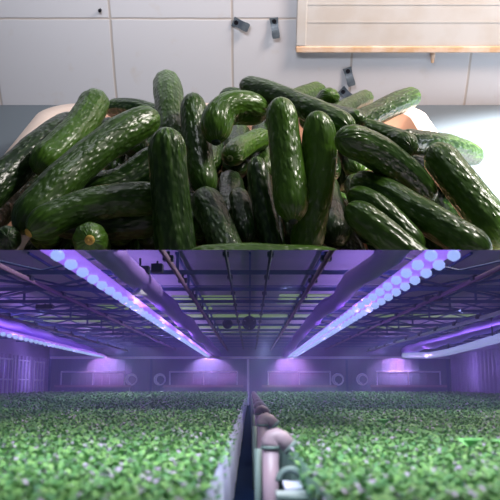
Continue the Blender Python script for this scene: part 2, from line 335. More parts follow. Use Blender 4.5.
# ---------------------------------------------------------------- cucumbers
#  centre line (start, middle, end) relative to the point 1.4 m over the floor, radius, tone, visible scar, label
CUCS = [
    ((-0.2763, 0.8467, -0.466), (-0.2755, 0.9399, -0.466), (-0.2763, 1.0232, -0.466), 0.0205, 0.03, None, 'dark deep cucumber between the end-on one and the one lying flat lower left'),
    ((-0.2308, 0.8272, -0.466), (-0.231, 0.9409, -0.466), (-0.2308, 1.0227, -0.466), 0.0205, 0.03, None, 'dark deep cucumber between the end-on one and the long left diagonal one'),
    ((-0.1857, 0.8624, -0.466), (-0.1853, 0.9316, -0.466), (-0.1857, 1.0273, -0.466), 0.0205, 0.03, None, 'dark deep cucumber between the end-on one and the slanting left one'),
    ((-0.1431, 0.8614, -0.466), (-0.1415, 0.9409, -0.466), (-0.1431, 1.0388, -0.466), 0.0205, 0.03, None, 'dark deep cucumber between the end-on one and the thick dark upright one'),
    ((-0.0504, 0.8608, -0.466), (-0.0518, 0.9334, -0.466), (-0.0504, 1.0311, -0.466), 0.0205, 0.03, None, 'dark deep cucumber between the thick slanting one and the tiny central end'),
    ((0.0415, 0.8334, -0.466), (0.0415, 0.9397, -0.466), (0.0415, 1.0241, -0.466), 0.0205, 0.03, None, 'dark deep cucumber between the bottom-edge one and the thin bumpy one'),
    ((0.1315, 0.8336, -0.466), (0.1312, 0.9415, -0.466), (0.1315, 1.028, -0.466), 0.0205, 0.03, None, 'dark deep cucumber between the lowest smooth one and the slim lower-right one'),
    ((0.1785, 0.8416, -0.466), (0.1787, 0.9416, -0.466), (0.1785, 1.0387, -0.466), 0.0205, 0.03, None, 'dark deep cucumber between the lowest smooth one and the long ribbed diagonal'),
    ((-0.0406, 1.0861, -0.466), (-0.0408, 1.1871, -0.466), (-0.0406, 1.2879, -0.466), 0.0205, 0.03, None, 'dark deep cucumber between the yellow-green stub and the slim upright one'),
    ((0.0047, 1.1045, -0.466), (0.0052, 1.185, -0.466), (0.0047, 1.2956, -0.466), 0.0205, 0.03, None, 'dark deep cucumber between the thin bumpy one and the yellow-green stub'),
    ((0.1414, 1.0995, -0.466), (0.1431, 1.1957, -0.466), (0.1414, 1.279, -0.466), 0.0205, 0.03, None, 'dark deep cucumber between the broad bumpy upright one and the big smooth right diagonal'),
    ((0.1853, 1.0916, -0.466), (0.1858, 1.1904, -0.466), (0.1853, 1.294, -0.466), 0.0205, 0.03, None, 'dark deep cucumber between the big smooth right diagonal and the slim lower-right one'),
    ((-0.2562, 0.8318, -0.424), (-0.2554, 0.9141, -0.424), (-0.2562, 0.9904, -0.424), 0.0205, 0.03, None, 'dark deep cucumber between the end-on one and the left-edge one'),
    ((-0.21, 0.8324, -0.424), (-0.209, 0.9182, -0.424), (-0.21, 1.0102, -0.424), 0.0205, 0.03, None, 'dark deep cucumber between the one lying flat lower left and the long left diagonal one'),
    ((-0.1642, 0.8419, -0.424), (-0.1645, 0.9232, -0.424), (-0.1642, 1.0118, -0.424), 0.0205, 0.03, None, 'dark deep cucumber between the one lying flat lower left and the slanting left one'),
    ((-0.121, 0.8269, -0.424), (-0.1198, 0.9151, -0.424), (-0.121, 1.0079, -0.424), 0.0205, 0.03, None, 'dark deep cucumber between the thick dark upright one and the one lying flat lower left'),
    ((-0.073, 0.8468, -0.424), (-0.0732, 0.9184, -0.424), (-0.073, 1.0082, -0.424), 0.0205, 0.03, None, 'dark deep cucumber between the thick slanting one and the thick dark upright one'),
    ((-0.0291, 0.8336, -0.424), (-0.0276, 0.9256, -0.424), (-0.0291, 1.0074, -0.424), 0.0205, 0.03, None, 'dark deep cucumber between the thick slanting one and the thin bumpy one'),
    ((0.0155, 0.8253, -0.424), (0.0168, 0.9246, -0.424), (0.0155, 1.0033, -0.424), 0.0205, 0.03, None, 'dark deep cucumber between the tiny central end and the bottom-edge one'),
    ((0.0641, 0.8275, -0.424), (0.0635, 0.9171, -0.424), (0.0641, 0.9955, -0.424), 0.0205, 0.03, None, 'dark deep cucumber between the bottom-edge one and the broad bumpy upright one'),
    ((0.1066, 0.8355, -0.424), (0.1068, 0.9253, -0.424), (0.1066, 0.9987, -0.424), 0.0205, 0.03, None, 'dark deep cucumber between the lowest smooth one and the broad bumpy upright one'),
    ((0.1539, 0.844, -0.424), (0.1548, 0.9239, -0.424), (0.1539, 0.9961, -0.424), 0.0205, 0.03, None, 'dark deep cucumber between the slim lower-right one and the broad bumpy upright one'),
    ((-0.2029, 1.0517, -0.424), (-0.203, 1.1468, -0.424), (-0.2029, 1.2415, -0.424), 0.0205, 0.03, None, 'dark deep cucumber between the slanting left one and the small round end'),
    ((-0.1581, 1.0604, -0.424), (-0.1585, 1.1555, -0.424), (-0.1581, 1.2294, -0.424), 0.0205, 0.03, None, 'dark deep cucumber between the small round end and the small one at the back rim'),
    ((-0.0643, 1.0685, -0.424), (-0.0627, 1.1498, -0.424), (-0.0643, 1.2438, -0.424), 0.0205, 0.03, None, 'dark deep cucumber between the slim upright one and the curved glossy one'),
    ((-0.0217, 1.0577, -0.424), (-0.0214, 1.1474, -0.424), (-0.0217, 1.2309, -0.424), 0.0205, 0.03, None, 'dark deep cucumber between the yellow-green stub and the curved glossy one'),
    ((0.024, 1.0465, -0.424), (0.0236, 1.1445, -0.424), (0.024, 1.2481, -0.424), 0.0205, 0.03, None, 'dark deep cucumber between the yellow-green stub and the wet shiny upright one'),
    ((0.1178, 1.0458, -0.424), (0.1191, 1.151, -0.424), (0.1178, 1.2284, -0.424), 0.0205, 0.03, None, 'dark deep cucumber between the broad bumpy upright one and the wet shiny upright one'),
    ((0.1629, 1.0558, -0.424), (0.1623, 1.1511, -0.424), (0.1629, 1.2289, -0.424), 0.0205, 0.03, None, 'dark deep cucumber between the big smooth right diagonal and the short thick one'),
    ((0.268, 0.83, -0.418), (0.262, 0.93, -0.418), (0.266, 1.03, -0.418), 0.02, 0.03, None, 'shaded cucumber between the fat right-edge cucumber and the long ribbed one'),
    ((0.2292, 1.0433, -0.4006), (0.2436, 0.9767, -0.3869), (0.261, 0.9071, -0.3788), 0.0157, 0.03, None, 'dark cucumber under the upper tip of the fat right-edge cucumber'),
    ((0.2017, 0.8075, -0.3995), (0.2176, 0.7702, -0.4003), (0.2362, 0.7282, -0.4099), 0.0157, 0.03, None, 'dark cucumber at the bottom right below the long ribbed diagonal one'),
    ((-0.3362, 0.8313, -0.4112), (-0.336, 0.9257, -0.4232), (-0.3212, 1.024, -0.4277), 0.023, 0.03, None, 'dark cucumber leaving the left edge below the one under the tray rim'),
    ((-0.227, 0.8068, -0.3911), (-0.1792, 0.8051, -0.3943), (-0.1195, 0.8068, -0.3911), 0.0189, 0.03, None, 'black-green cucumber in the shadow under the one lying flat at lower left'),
    ((-0.2436, 1.2857, -0.4018), (-0.1957, 1.2393, -0.3872), (-0.1392, 1.1859, -0.3857), 0.0173, 0.03, None, 'small rounded cucumber peeping over the back rim between the two tall left ones'),
    ((-0.0455, 1.3913, -0.4113), (-0.0187, 1.3732, -0.4079), (0.0222, 1.3509, -0.4126), 0.018, 0.03, None, 'cucumber tip peeping out behind the curved glossy cucumber'),
    ((0.1302, 1.4095, -0.4089), (0.0901, 1.3224, -0.3928), (0.0423, 1.2286, -0.3891), 0.0204, 0.31, None, 'left of the two stubby cucumber ends on the crest, below the wall clip'),
    ((0.125, 1.1468, -0.339), (0.116, 1.1755, -0.3623), (0.0962, 1.1983, -0.3966), 0.0173, 0.31, None, 'right of the two stubby cucumber ends on the crest, seen nearly end-on'),
    ((0.2012, 1.2722, -0.3779), (0.1595, 1.1638, -0.3587), (0.1091, 1.0524, -0.3453), 0.0144, 0.25, None, 'short pale-topped cucumber just left of the one that points up to the right'),
    ((-0.2263, 1.1473, -0.388), (-0.1966, 1.0994, -0.3862), (-0.1626, 1.0484, -0.39), 0.0174, 0.03, None, 'small round cucumber end in the hollow behind the long left diagonal one'),
    ((0.2763, 1.252, -0.3702), (0.2167, 1.1693, -0.3654), (0.1475, 1.0814, -0.3705), 0.019, 0.06, (0, 'blossom_scar'), 'smooth dark cucumber pointing up to the right above the tray rim'),
    ((0.3406, 1.0691, -0.4073), (0.2746, 1.0011, -0.3665), (0.2019, 0.9285, -0.3344), 0.0167, 0.03, (0, 'stem_scar'), 'rightmost cucumber, lying out over the white surface with its scarred end showing'),
    ((0.193, 0.8687, -0.318), (0.1777, 0.9067, -0.3225), (0.1449, 0.9463, -0.3242), 0.0165, 0.25, None, 'short thick cucumber under the one pointing up right, before the salmon tray wall'),
    ((0.1345, 0.9004, -0.2955), (0.1195, 0.9636, -0.3093), (0.0959, 1.0271, -0.3224), 0.0128, 0.03, None, 'glossy cucumber end lying under the long topmost cucumber, right of centre'),
    ((-0.0029, 1.0718, -0.3006), (0.06, 0.975, -0.2964), (0.1156, 0.8759, -0.2963), 0.0166, 0.31, None, 'long smooth topmost cucumber sloping down to the right from the crest centre'),
    ((-0.1348, 1.1904, -0.3257), (-0.1195, 1.0871, -0.3412), (-0.1077, 0.9699, -0.3827), 0.0219, 0.31, None, 'tallest upright cucumber, its tip highest of all on the left half'),
    ((-0.2589, 1.0369, -0.3477), (-0.2844, 0.9367, -0.3513), (-0.3259, 0.8276, -0.3717), 0.0224, 0.03, None, 'dark cucumber running off the left edge below the tray rim'),
    ((-0.1272, 0.9448, -0.3628), (-0.1568, 0.9095, -0.377), (-0.1975, 0.8783, -0.3833), 0.0207, 0.03, None, 'dark cucumber slanting under the long left diagonal one, left of the thick upright one'),
    ((-0.2205, 1.0414, -0.3137), (-0.2316, 0.9619, -0.3295), (-0.2585, 0.8823, -0.3455), 0.0219, 0.74, None, 'fat glossy cucumber leaning on the left rim, streaked with highlights'),
    ((-0.0811, 1.0398, -0.3161), (-0.0726, 0.9752, -0.3555), (-0.0594, 0.9139, -0.3888), 0.0194, 0.31, None, 'slim upright cucumber right of the tallest one, with a rounded lower tip'),
    ((-0.0256, 1.0044, -0.3827), (-0.0103, 1.0497, -0.3858), (0.0184, 1.0956, -0.3881), 0.0175, 0.93, (0, 'blossom_scar'), 'short stub with a yellow-green ribbed tip below the curved cucumber'),
    ((-0.0155, 0.8888, -0.3949), (-0.0111, 0.8419, -0.3848), (-0.0047, 0.7833, -0.3966), 0.0125, 0.03, None, 'tiny dark cucumber end in the deep gap at the centre bottom'),
    ((-0.0561, 0.8548, -0.3839), (-0.0387, 0.7908, -0.3872), (-0.0176, 0.7181, -0.4067), 0.0199, 0.03, None, 'dark thick cucumber slanting down in the gap right of the thick upright front one'),
    ((0.0086, 0.8674, -0.3423), (0.0145, 0.8265, -0.3712), (0.0259, 0.7782, -0.4138), 0.0136, 0.03, None, 'thin bumpy cucumber hanging left of the bright wet upright one'),
    ((-0.0446, 0.942, -0.3241), (-0.0321, 0.9745, -0.3059), (0.0082, 0.994, -0.312), 0.0227, 0.81, (0, 'stem_scar'), 'curved pale glossy cucumber at the centre with its dark stem end facing the camera'),
    ((0.0809, 0.8574, -0.2875), (0.0809, 0.8323, -0.3348), (0.0666, 0.7904, -0.4135), 0.0215, 0.81, None, 'broad bumpy bright green upright cucumber right of the wet shiny one'),
    ((0.0371, 0.8715, -0.2735), (0.0432, 0.8228, -0.3184), (0.0478, 0.776, -0.3598), 0.0198, 0.68, (2, 'stem_scar'), 'wet shiny upright cucumber with a white highlight and its stem scar at the bottom'),
    ((-0.1352, 0.9496, -0.3116), (-0.1979, 0.8615, -0.3308), (-0.2508, 0.764, -0.3679), 0.0228, 0.37, None, 'long bumpy cucumber sloping from upper right to the lower left corner'),
    ((-0.1051, 0.8011, -0.3585), (-0.1744, 0.7695, -0.3505), (-0.2275, 0.7295, -0.3584), 0.0191, 0.31, (2, 'blossom_scar'), 'slightly curved cucumber lying flat in front at lower left with a pale tip'),
    ((-0.0937, 0.8046, -0.2898), (-0.0881, 0.7643, -0.3433), (-0.0793, 0.7196, -0.4051), 0.0214, 0.12, None, 'thick dark upright cucumber at the front, below the tallest one'),
    ((-0.1644, 0.6851, -0.3526), (-0.1736, 0.7312, -0.3801), (-0.1802, 0.7737, -0.4141), 0.0186, 0.56, (0, 'blossom_scar'), 'cucumber seen end-on at the lower left with an orange blossom scar'),
    ((-0.2584, 0.7132, -0.3647), (-0.2817, 0.7555, -0.394), (-0.3191, 0.7946, -0.4293), 0.0141, 0.03, None, 'almost black cucumber end in the lower left corner'),
    ((0.1122, 0.8172, -0.2919), (0.1606, 0.839, -0.3222), (0.2147, 0.8496, -0.3735), 0.0202, 0.22, None, 'big smooth dark cucumber sloping down right, above the long ribbed one'),
    ((0.2384, 0.8905, -0.3406), (0.2614, 0.8395, -0.3637), (0.2926, 0.7827, -0.3976), 0.0234, 0.37, (2, 'stem_scar'), 'fat knobbly cucumber at the right edge with a bright lit flank'),
    ((0.1358, 0.8406, -0.3563), (0.1826, 0.7783, -0.3595), (0.244, 0.7086, -0.3768), 0.0187, 0.31, None, 'long ribbed cucumber running diagonally to the bottom right corner'),
    ((0.1217, 0.7893, -0.3495), (0.1512, 0.7611, -0.3578), (0.1802, 0.7257, -0.3797), 0.0139, 0.37, None, 'slim cucumber tucked behind the lowest smooth one at the lower right'),
    ((0.1165, 0.7467, -0.351), (0.1447, 0.7174, -0.3633), (0.1829, 0.6833, -0.3846), 0.017, 0.37, None, 'lowest smooth cucumber at the lower right with a light stripe along it'),
    ((-0.0576, 0.6881, -0.3801), (0.0106, 0.6983, -0.3821), (0.0913, 0.7051, -0.3907), 0.0168, 0.56, None, 'cucumber along the bottom edge of which only the light green back shows'),
]
def cucumber(idx, a, b, c, r, tone, scar, label):
    rnd = random.Random(idx * 7 + 3)
    a, b, c = Vector(a), Vector(b), Vector(c); q = 2*b - .5*a - .5*c
    def P(t): return a*(1-t)**2 + q*2*t*(1-t) + c*t*t
    # arc samples of the centre line, run on past both ends for the rounded tips
    NL, NR = 64, 44
    pts = [P(i/40) for i in range(41)]
    d0 = (pts[0]-pts[1]).normalized(); d1 = (pts[-1]-pts[-2]).normalized()
    e0, e1 = r*.8, r*.8
    pts = [pts[0] + d0*e0] + pts + [pts[-1] + d1*e1]
    cum = [0]
    for i in range(1, len(pts)): cum.append(cum[-1] + (pts[i]-pts[i-1]).length)
    Ltot = cum[-1]
    def at(s_):
        for i in range(1, len(cum)):
            if s_ <= cum[i] or i == len(cum)-1:
                u = (s_ - cum[i-1]) / max(1e-9, cum[i]-cum[i-1]); return pts[i-1].lerp(pts[i], u)
    org = P(.5)
    vs = []; fs = []; skin = []; along = []
    ss = []
    for i in range(NL):
        t = i/(NL-1); ss.append(Ltot * (.5 - .5*math.cos(math.pi*t)) * .6 + Ltot*t*.4)
    ref = Vector((0, 0, 1)); ph = [rnd.uniform(0, 6.28) for _ in range(6)]
    nr = rnd.choice((8, 9, 10)); ribs = rnd.uniform(.012, .028)
    fl = rnd.random() < .5
    for i, s_ in enumerate(ss):
        p = at(s_); t_ = (at(min(Ltot, s_+.002)) - at(max(0, s_-.002))).normalized()
        u = (ref - t_*ref.dot(t_)).normalized(); w_ = t_.cross(u); ref = u
        dist = max(0.0, min(s_, Ltot - s_)); el = 1.75*r if s_ < Ltot/2 else 1.5*r
        x = min(1, dist/el); rad = r * (1 - (1-x)**2.4)**.52 if x < 1 else r
        rad *= 1 + .025*math.sin(s_*45 + ph[0]) + .015*math.sin(s_*110 + ph[1])
        rad = max(rad, r*.02)
        for j in range(NR):
            th = 2*math.pi*j/NR
            rr = rad*(1 + ribs*math.cos(nr*th + .5*math.sin(s_*25 + ph[2])) + .02*math.cos(2*th + ph[3]))
            rr += min(1, x) * r*.012*math.sin(th*5 + s_*230 + ph[4])*math.sin(s_*160 + th*3 + ph[5])
            vs.append(p - org + u*math.cos(th)*rr + w_*math.sin(th)*rr)
            skin.append((math.cos(th)*r + idx*.37, math.sin(th)*r, s_)); tt = s_/Ltot; along.append(1-tt if fl is False else tt)
    fs = [(i*NR+j, i*NR+(j+1)%NR, (i+1)*NR+(j+1)%NR, (i+1)*NR+j) for i in range(NL-1) for j in range(NR)]
    fs += [tuple(range(NR))[::-1], tuple(range((NL-1)*NR, NL*NR))]
    me = MB().add(vs, fs).mesh('cucumber', M_CUC, 1, True)
    A = me.attributes.new('skin', 'FLOAT_VECTOR', 'POINT'); A.data.foreach_set('vector', np.array(skin, 'f').ravel())
    if scar and 'blossom' in scar[1]:
        along = [(1 - i//NR/(NL-1)) if scar[0] == 0 else i//NR/(NL-1) for i in range(NL*NR)]
    B = me.attributes.new('along', 'FLOAT', 'POINT'); B.data.foreach_set('value', np.array(along, 'f'))
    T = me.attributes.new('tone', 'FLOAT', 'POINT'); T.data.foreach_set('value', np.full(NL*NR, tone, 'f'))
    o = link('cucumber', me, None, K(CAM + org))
    tag(o, label, 'cucumber', 'dark cucumbers deep in the heap' if label.startswith('dark deep cucumber') else 'cucumbers heaped in the pale tray')
    if scar:
        e, nm = scar; p = pts[0] if e == 0 else pts[-1]; d = d0 if e == 0 else d1
        q0 = p - org
        mb = MB().tube([q0 - d*.004, q0 + d*.0005, q0 + d*.0022, q0 + d*.0018], [r*.30, r*.27, r*.16, r*.03], 12)
        m_ = M_SCARD if nm == 'stem_scar' else M_SCARO
        if idx in (50, 41): m_ = M_SCARG
        s2 = link(nm, mb.mesh(nm, m_, 1, True), o)
        s2['label'] = 'dark round stem scar' if nm == 'stem_scar' and m_ is M_SCARD else 'pale yellowish scar at the tip'
for i, (a, b, c, r, tone, scar, label) in enumerate(CUCS): cucumber(i, a, b, c, r, tone, scar, label)

# ================================================================ THE GREENHOUSE
hz = bpy.data.materials.new('misty_air'); hz.use_nodes = True; nt = hz.node_tree; nt.nodes.clear()
vo_ = nt.nodes.new('ShaderNodeVolumeScatter'); vo_.inputs['Color'].default_value = (0.46, 0.43, 1.0, 1); vo_.inputs['Density'].default_value = HAZE; vo_.inputs['Anisotropy'].default_value = .3
out_ = nt.nodes.new('ShaderNodeOutputMaterial'); nt.links.new(vo_.outputs[0], out_.inputs['Volume'])
o = link('mist', front_cut(MB().box((-15.6, 3.0, -.5), (15.6, 59.3, 3.38)), (0, 0, 0)).mesh('mist', hz, S), None, GM((0, 0, 0)))
tag(o, 'thin violet mist filling the hall under the trusses', 'mist', None, 'stuff')
FAR = 60.0; CAN = -.62; BOT = -1.55; RF = 3.6
k = .1800                                             # elevation of the nearest roof edge as seen from the aisle
o = gobj('floor', MB().box((-16, 1.2, BOT - .1), (16, FAR, BOT)), M_FLOOR); tag(o, 'dark floor under the beds', kind='structure')
# roof: sheets with seams, then glazed far bays
mb = MB(); z0, z1 = RF/k, 60.0
mb.box((-16.2, z0, RF), (16.2, z1, RF + .10)); front_cut(mb, (0, 0, 0))
o = gobj('ceiling', mb, M_ROOF); tag(o, 'purple-lit sheet roof', kind='structure')
def gthing(name, mb, m, p, label, cat, group=None, smooth=False):
    o = gobj(name, mb, m, p, smooth); return tag(o, label, cat, group)
# glazed panels hung in the far bays, their green emission stands in for sky behind
pan = [(-3.2, 30.5, 2.6, 3.0, 'green-glowing roof pane left of the aisle, nearest of the far glazed panes'),
       (1.2, 30.0, 2.4, 3.4, 'green-glowing roof pane right over the aisle, nearest of the far glazed panes'),
       (-14.0, 40, 6.0, 3.0, 'faint green roof pane above the far left lamp row'),
       (-7.0, 34.2, 5.2, 3.0, 'wide green roof pane between the two left lamp rows'),
       (-4.4, 38.5, 8.6, 2.8, 'long green roof pane across the centre bays'),
       (-9, 45, 19, 3.0, 'widest green roof strip near the end wall'),
       (6.6, 38.5, 5.5, 3.0, 'green roof pane beyond the right lamp row'),
       (-5, 52, 12, 3.0, 'dim green roof strip closest to the end wall')]
for x, y, wx, wy, lb in pan:
    gthing('roof_pane', MB().box((0, 0, -.05), (wx, wy, -.002)), M_GLAZE, (x, y, RF), lb, 'roof pane', 'green roof panes in the far bays')
mb = MB()
for i in range(17):
    x = -16 + 2*i; mb.box((x - .03, z0, RF - .12), (x + .03, FAR, RF - .052))
o = gobj('trim_1', mb, M_STEEL); tag(o, 'roof seams running down the hall', kind='structure')
# end wall and side walls
mb = MB().box((-16.2, FAR, BOT), (16.2, FAR + .3, RF))
for i in range(54):
    x = -16 + .6*i; mb.box((x, FAR - .05, BOT), (x + .14, FAR, 2.0))
o = gobj('wall_far', mb, M_FAR); tag(o, 'end wall of vertical cladding', kind='structure')
def corr(x, top, sgn):
    mb = MB(); vs = []; n = 0; y = 30.0; pts = []
    while y < FAR: pts += [(0, y), (0, y+.35), (.14, y+.45), (.14, y+.75)]; y += .85
    for dx, yy in pts: vs += [(x - sgn*dx, yy, BOT), (x - sgn*dx, yy, top)]
    m_ = len(pts); fs = [(2*i, 2*i+2, 2*i+3, 2*i+1) for i in range(m_-1)]
    mb.add(vs, fs); mb.box((x + (.02 if sgn > 0 else -.2), 30, BOT), (x + (.2 if sgn > 0 else -.02), FAR, RF)); return mb
o = gobj('wall_right', corr(15.9, 2.3, 1), M_CLAD); tag(o, 'violet corrugated side wall', kind='structure')
o = gobj('wall_left', corr(-15.9, 2.0, -1), M_CLAD); tag(o, 'blue-violet panelled side wall', kind='structure')
o = gobj('trim_2', MB().box((-15.7, FAR - .6, 2.02), (15.7, FAR - .4, 2.2)), M_RAIL); tag(o, 'pale cross rail on the end wall', kind='structure')

# roof trusses
ty = [15.95 + 3.5*i for i in range(13)]
TH = 2.9
for i, y in enumerate([t for t in ty if t >= TH/k]):
    e = gempty('roof_truss', (0, y, TH))
    where = 'nearest to the camera' if i == 0 else ('next to the end wall' if i == len(ty) - 2 else None)
    gpart('bottom_chord', MB().box((-15.8, -.05, -.05), (15.8, .05, .06)), M_STEEL, e)
    if y > RF/k + .1: gpart('top_chord', MB().box((-15.8, -.04, RF - TH - .16), (15.8, .04, RF - TH - .125)), M_STEEL, e)
    top = min(RF - TH - .16, y*k - TH - .002)
    if top > .1:
        for x in [-14.4, -11.2, -8, -4.8, -1.9, 1.9, 4.8, 8, 11.2, 14.4]:
            gpart('web_post', MB().box((x - .04, -.03, .06), (x + .04, .03, top)), M_STEEL, e)
        for s_ in (-1, 1):
            for j in range(6):
                xa = s_*(3.4 + 2.1*j); up = j % 2
                gpart('web_bar', MB().bar((xa, .03, .06 if up else top), (xa + s_*2.1, .03, top if up else .06), .045), M_STEEL, e)
    n = i + 1
    ords = ['first', 'second', 'third', 'fourth', 'fifth', 'sixth', 'seventh', 'eighth', 'ninth', 'tenth', 'eleventh', 'twelfth', 'last']
    tag(e, 'dark blue steel roof truss spanning the hall, %s one counted from the camera' % ords[min(i, 12)], 'roof truss', 'roof trusses over the beds')
# slanting wind braces between trusses
for s_, side in ((-1, 'left'), (1, 'right')):
    for j, (xa, ya, xb, yb) in enumerate([(3.8, 20.5, 9.5, 27), (9.5, 20.5, 3.9, 27), (6, 27.5, 14, 37), (13.5, 27.5, 6, 37), (4.5, 37.5, 12, 48), (12, 37.5, 4.5, 48)]):
        dd = ['nearest crossing pair', 'nearest crossing pair', 'middle crossing pair', 'middle crossing pair', 'far crossing pair', 'far crossing pair'][j]
        gthing('wind_brace', MB().bar((0, 0, 0), (s_*(xb-xa), yb-ya, .0), .06), M_STEEL, (s_*xa, ya, TH + .12 + .12*(j % 2)),
               'thin steel roof brace slanting %s, %s side, %s' % ('outward' if xb > xa else 'inward', side, dd), 'brace', 'slanting braces under the roof')
# long pipes on hangers
def longpipe(x, h, r, m, label, gr='long pipes under the trusses', hang=True):
    y0 = h/k; y1 = FAR - .8
    e = gempty('overhead_pipe', (x, y0, h)); gpart('pipe', front_cut(MB().tube([(0, -.6, 0), (0, y1 - y0, 0)], r, 10), (0, y0, h)), m, e, True)
    if hang:
        for t in ty:
            if t > y0 + .3: gpart('hanger', MB().box((-r*1.9, t-y0-.12, -.02), (r*1.9, t-y0+.12, r+.03)).box((-.03, t-y0-.03, r+.03), (.03, t-y0+.03, max(r+.04, TH-h-.06))), M_DARKG, e)
    return tag(e, label, 'pipe', gr)
longpipe(-5.8, 2.72, .06, M_PINKPIPE, 'pinkish overhead pipe between the two left lamp rows')
longpipe(-1.76, 2.65, .06, M_PINKPIPE, 'pinkish overhead pipe left of the aisle, right of the film duct')
longpipe(1.64, 2.65, .06, M_PINKPIPE, 'pinkish overhead pipe just right of the aisle')
longpipe(5.9, 2.72, .06, M_PINKPIPE, 'pinkish overhead pipe between the two right lamp rows')
longpipe(-9.6, 2.62, .06, M_PINKPIPE, 'pinkish overhead pipe above the far left lamp row')
longpipe(9.2, 2.62, .09, M_RAIL, 'pale overhead pipe inside the far right film duct')
longpipe(-.52, 2.75, .035, M_DARKG, 'thin dark conduit left of the hall centre')
longpipe(.44, 2.75, .035, M_DARKG, 'thin dark conduit right of the hall centre')

# lamp rows
def lamp_row(x, h, y0, sp, label, double=False, x1=None):
    e = gempty('lamp_row', (x, y0, h)); x1 = x if x1 is None else x1; L = FAR - 1.2 - y0
    def X(t): return (x1 - x)*t/L
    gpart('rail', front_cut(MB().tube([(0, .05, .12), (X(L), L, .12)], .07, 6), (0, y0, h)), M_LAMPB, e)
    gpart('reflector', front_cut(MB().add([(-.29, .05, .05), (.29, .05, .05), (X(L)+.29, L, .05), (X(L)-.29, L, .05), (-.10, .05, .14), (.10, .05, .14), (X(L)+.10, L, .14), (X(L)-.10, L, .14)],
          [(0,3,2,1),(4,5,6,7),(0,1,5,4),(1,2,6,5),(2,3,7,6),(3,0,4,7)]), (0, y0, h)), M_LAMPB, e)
    y = .35; base = None
    lm = MB(); vs = []; 
    k_ = .74 if double else .8
    for (rz, rr) in ((0, .10*k_), (-.06, .15*k_), (-.12, .14*k_), (-.17, .04*k_)):
        vs += [(rr*math.cos(2*math.pi*j/12), rr*1.15*math.sin(2*math.pi*j/12), rz) for j in range(12)]
    lm.add(vs, [(i*12+j, i*12+(j+1)%12, (i+1)*12+(j+1)%12, (i+1)*12+j) for i in range(3) for j in range(12)] + [tuple(range(36, 48))])
    me = lm.mesh('lamp', M_LAMP, S, True)
    while y < L:
        for dx in ((-.19, .19) if double else (0,)):
            o = link('lamp', me, e); o.location = ((X(y) + dx)*S, y*S, .045*S)
        y += sp
    return tag(e, label, 'grow light', 'rows of violet grow lamps')
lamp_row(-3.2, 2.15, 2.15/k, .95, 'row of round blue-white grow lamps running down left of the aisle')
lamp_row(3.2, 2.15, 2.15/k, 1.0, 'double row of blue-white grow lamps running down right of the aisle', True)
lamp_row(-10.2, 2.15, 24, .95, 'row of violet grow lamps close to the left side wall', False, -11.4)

# inflated film ducts
def duct(pts, r, m, label, wob=.12):
    P_ = []; RR = []
    p0 = Vector(pts[0]); N = 60
    seg = [Vector(p) for p in pts]; rnd = random.Random(len(label))
    for i in range(N+1):
        t = i/N*(len(seg)-1); j = min(int(t), len(seg)-2); p = seg[j].lerp(seg[j+1], t-j)
        p = p + Vector((math.sin(i*.45)*.35*wob, 0, math.sin(i*.6+1)*wob*.35)) * (1 if i > 3 else 0)
        P_.append(p - p0); RR.append(r*(1 + .05*math.sin(i*1.9) + .06*math.sin(i*.7)))
    e = gobj('film_duct', front_cut(MB().tube(P_, RR, 14), p0), m, p0, True)
    return tag(e, label, 'air duct', 'inflated film air ducts')
duct([(-2.60, 10.8, 2.40), (-2.56, 30, 2.45), (-2.55, 59, 2.40)], .26, M_DUCT, 'lilac wavy film duct hanging right of the left lamp row')
duct([(2.55, 10.8, 2.38), (2.45, 30, 2.5), (2.7, 59, 2.35)], .24, M_DUCT, 'lilac film duct hanging left of the double lamp row')
duct([(10.2, 24, 2.8), (10.5, 32, 2.6), (10.8, 40, 2.45), (11.2, 50, 2.5), (11.9, 58.5, 2.62)], .28, M_DUCT, 'sagging lilac film duct above the glowing tube near the right side wall')
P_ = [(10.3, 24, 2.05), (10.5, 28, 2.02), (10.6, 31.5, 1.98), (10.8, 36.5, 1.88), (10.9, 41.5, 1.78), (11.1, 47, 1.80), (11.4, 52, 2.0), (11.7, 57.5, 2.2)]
e = gempty('glowing_duct', P_[0])  # lit film duct, its light put in as emission
gpart('tube', MB().tube([Vector(p) - Vector(P_[0]) for p in P_], [.20, .20, .20, .19, .18, .19, .2, .2], 14), M_DUCTGLOW, e, True)
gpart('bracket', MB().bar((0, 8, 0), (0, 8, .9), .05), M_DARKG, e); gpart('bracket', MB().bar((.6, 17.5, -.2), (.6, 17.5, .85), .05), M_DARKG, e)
tag(e, 'sagging blue-white film duct with painted-in glow near the right side wall', 'grow light')
duct([(-10.6, 24, 2.72), (-11.2, 40, 2.65), (-12.2, 58.5, 2.55)], .26, M_DUCT, 'lilac film duct above the far left lamp row')

# circulation fans and hanging boxes
def fan(x, y, h, r, label):
    e = gempty('circulation_fan', (x, y, h))
    gpart('guard', MB().ring((0, 0, 0), r, .03).ring((0, 0, 0), r*.6, .015), M_DARKG, e)
    gpart('hub', MB().tube([(0, -.08, 0), (0, .15, 0)], r*.25, 12), M_DARKG, e)
    for j in range(6):
        a = j*math.pi/3; ca, sa = math.cos(a), math.sin(a)
        gpart('blade', MB().add([(ca*r*.2-sa*.05, -.02, sa*r*.2+ca*.05), (ca*r*.2+sa*.05, .04, sa*r*.2-ca*.05), (ca*r*.95+sa*.11, .05, sa*r*.95-ca*.11), (ca*r*.95-sa*.11, -.04, sa*r*.95+ca*.11)], [(0,1,2,3)]), M_DARKG, e)
    gpart('drop_rod', MB().tube([(0, .1, r), (0, .1, TH - h + .02)], .03, 6), M_DARKG, e)
    tag(e, label, 'fan', 'circulation fans under the trusses')
fan(-.03, 30.3, 2.46, .26, 'dark round fan at the hall centre, larger of the two')
fan(-1.02, 34.0, 2.72, .20, 'dark round fan left of the centre fan, smaller of the two')
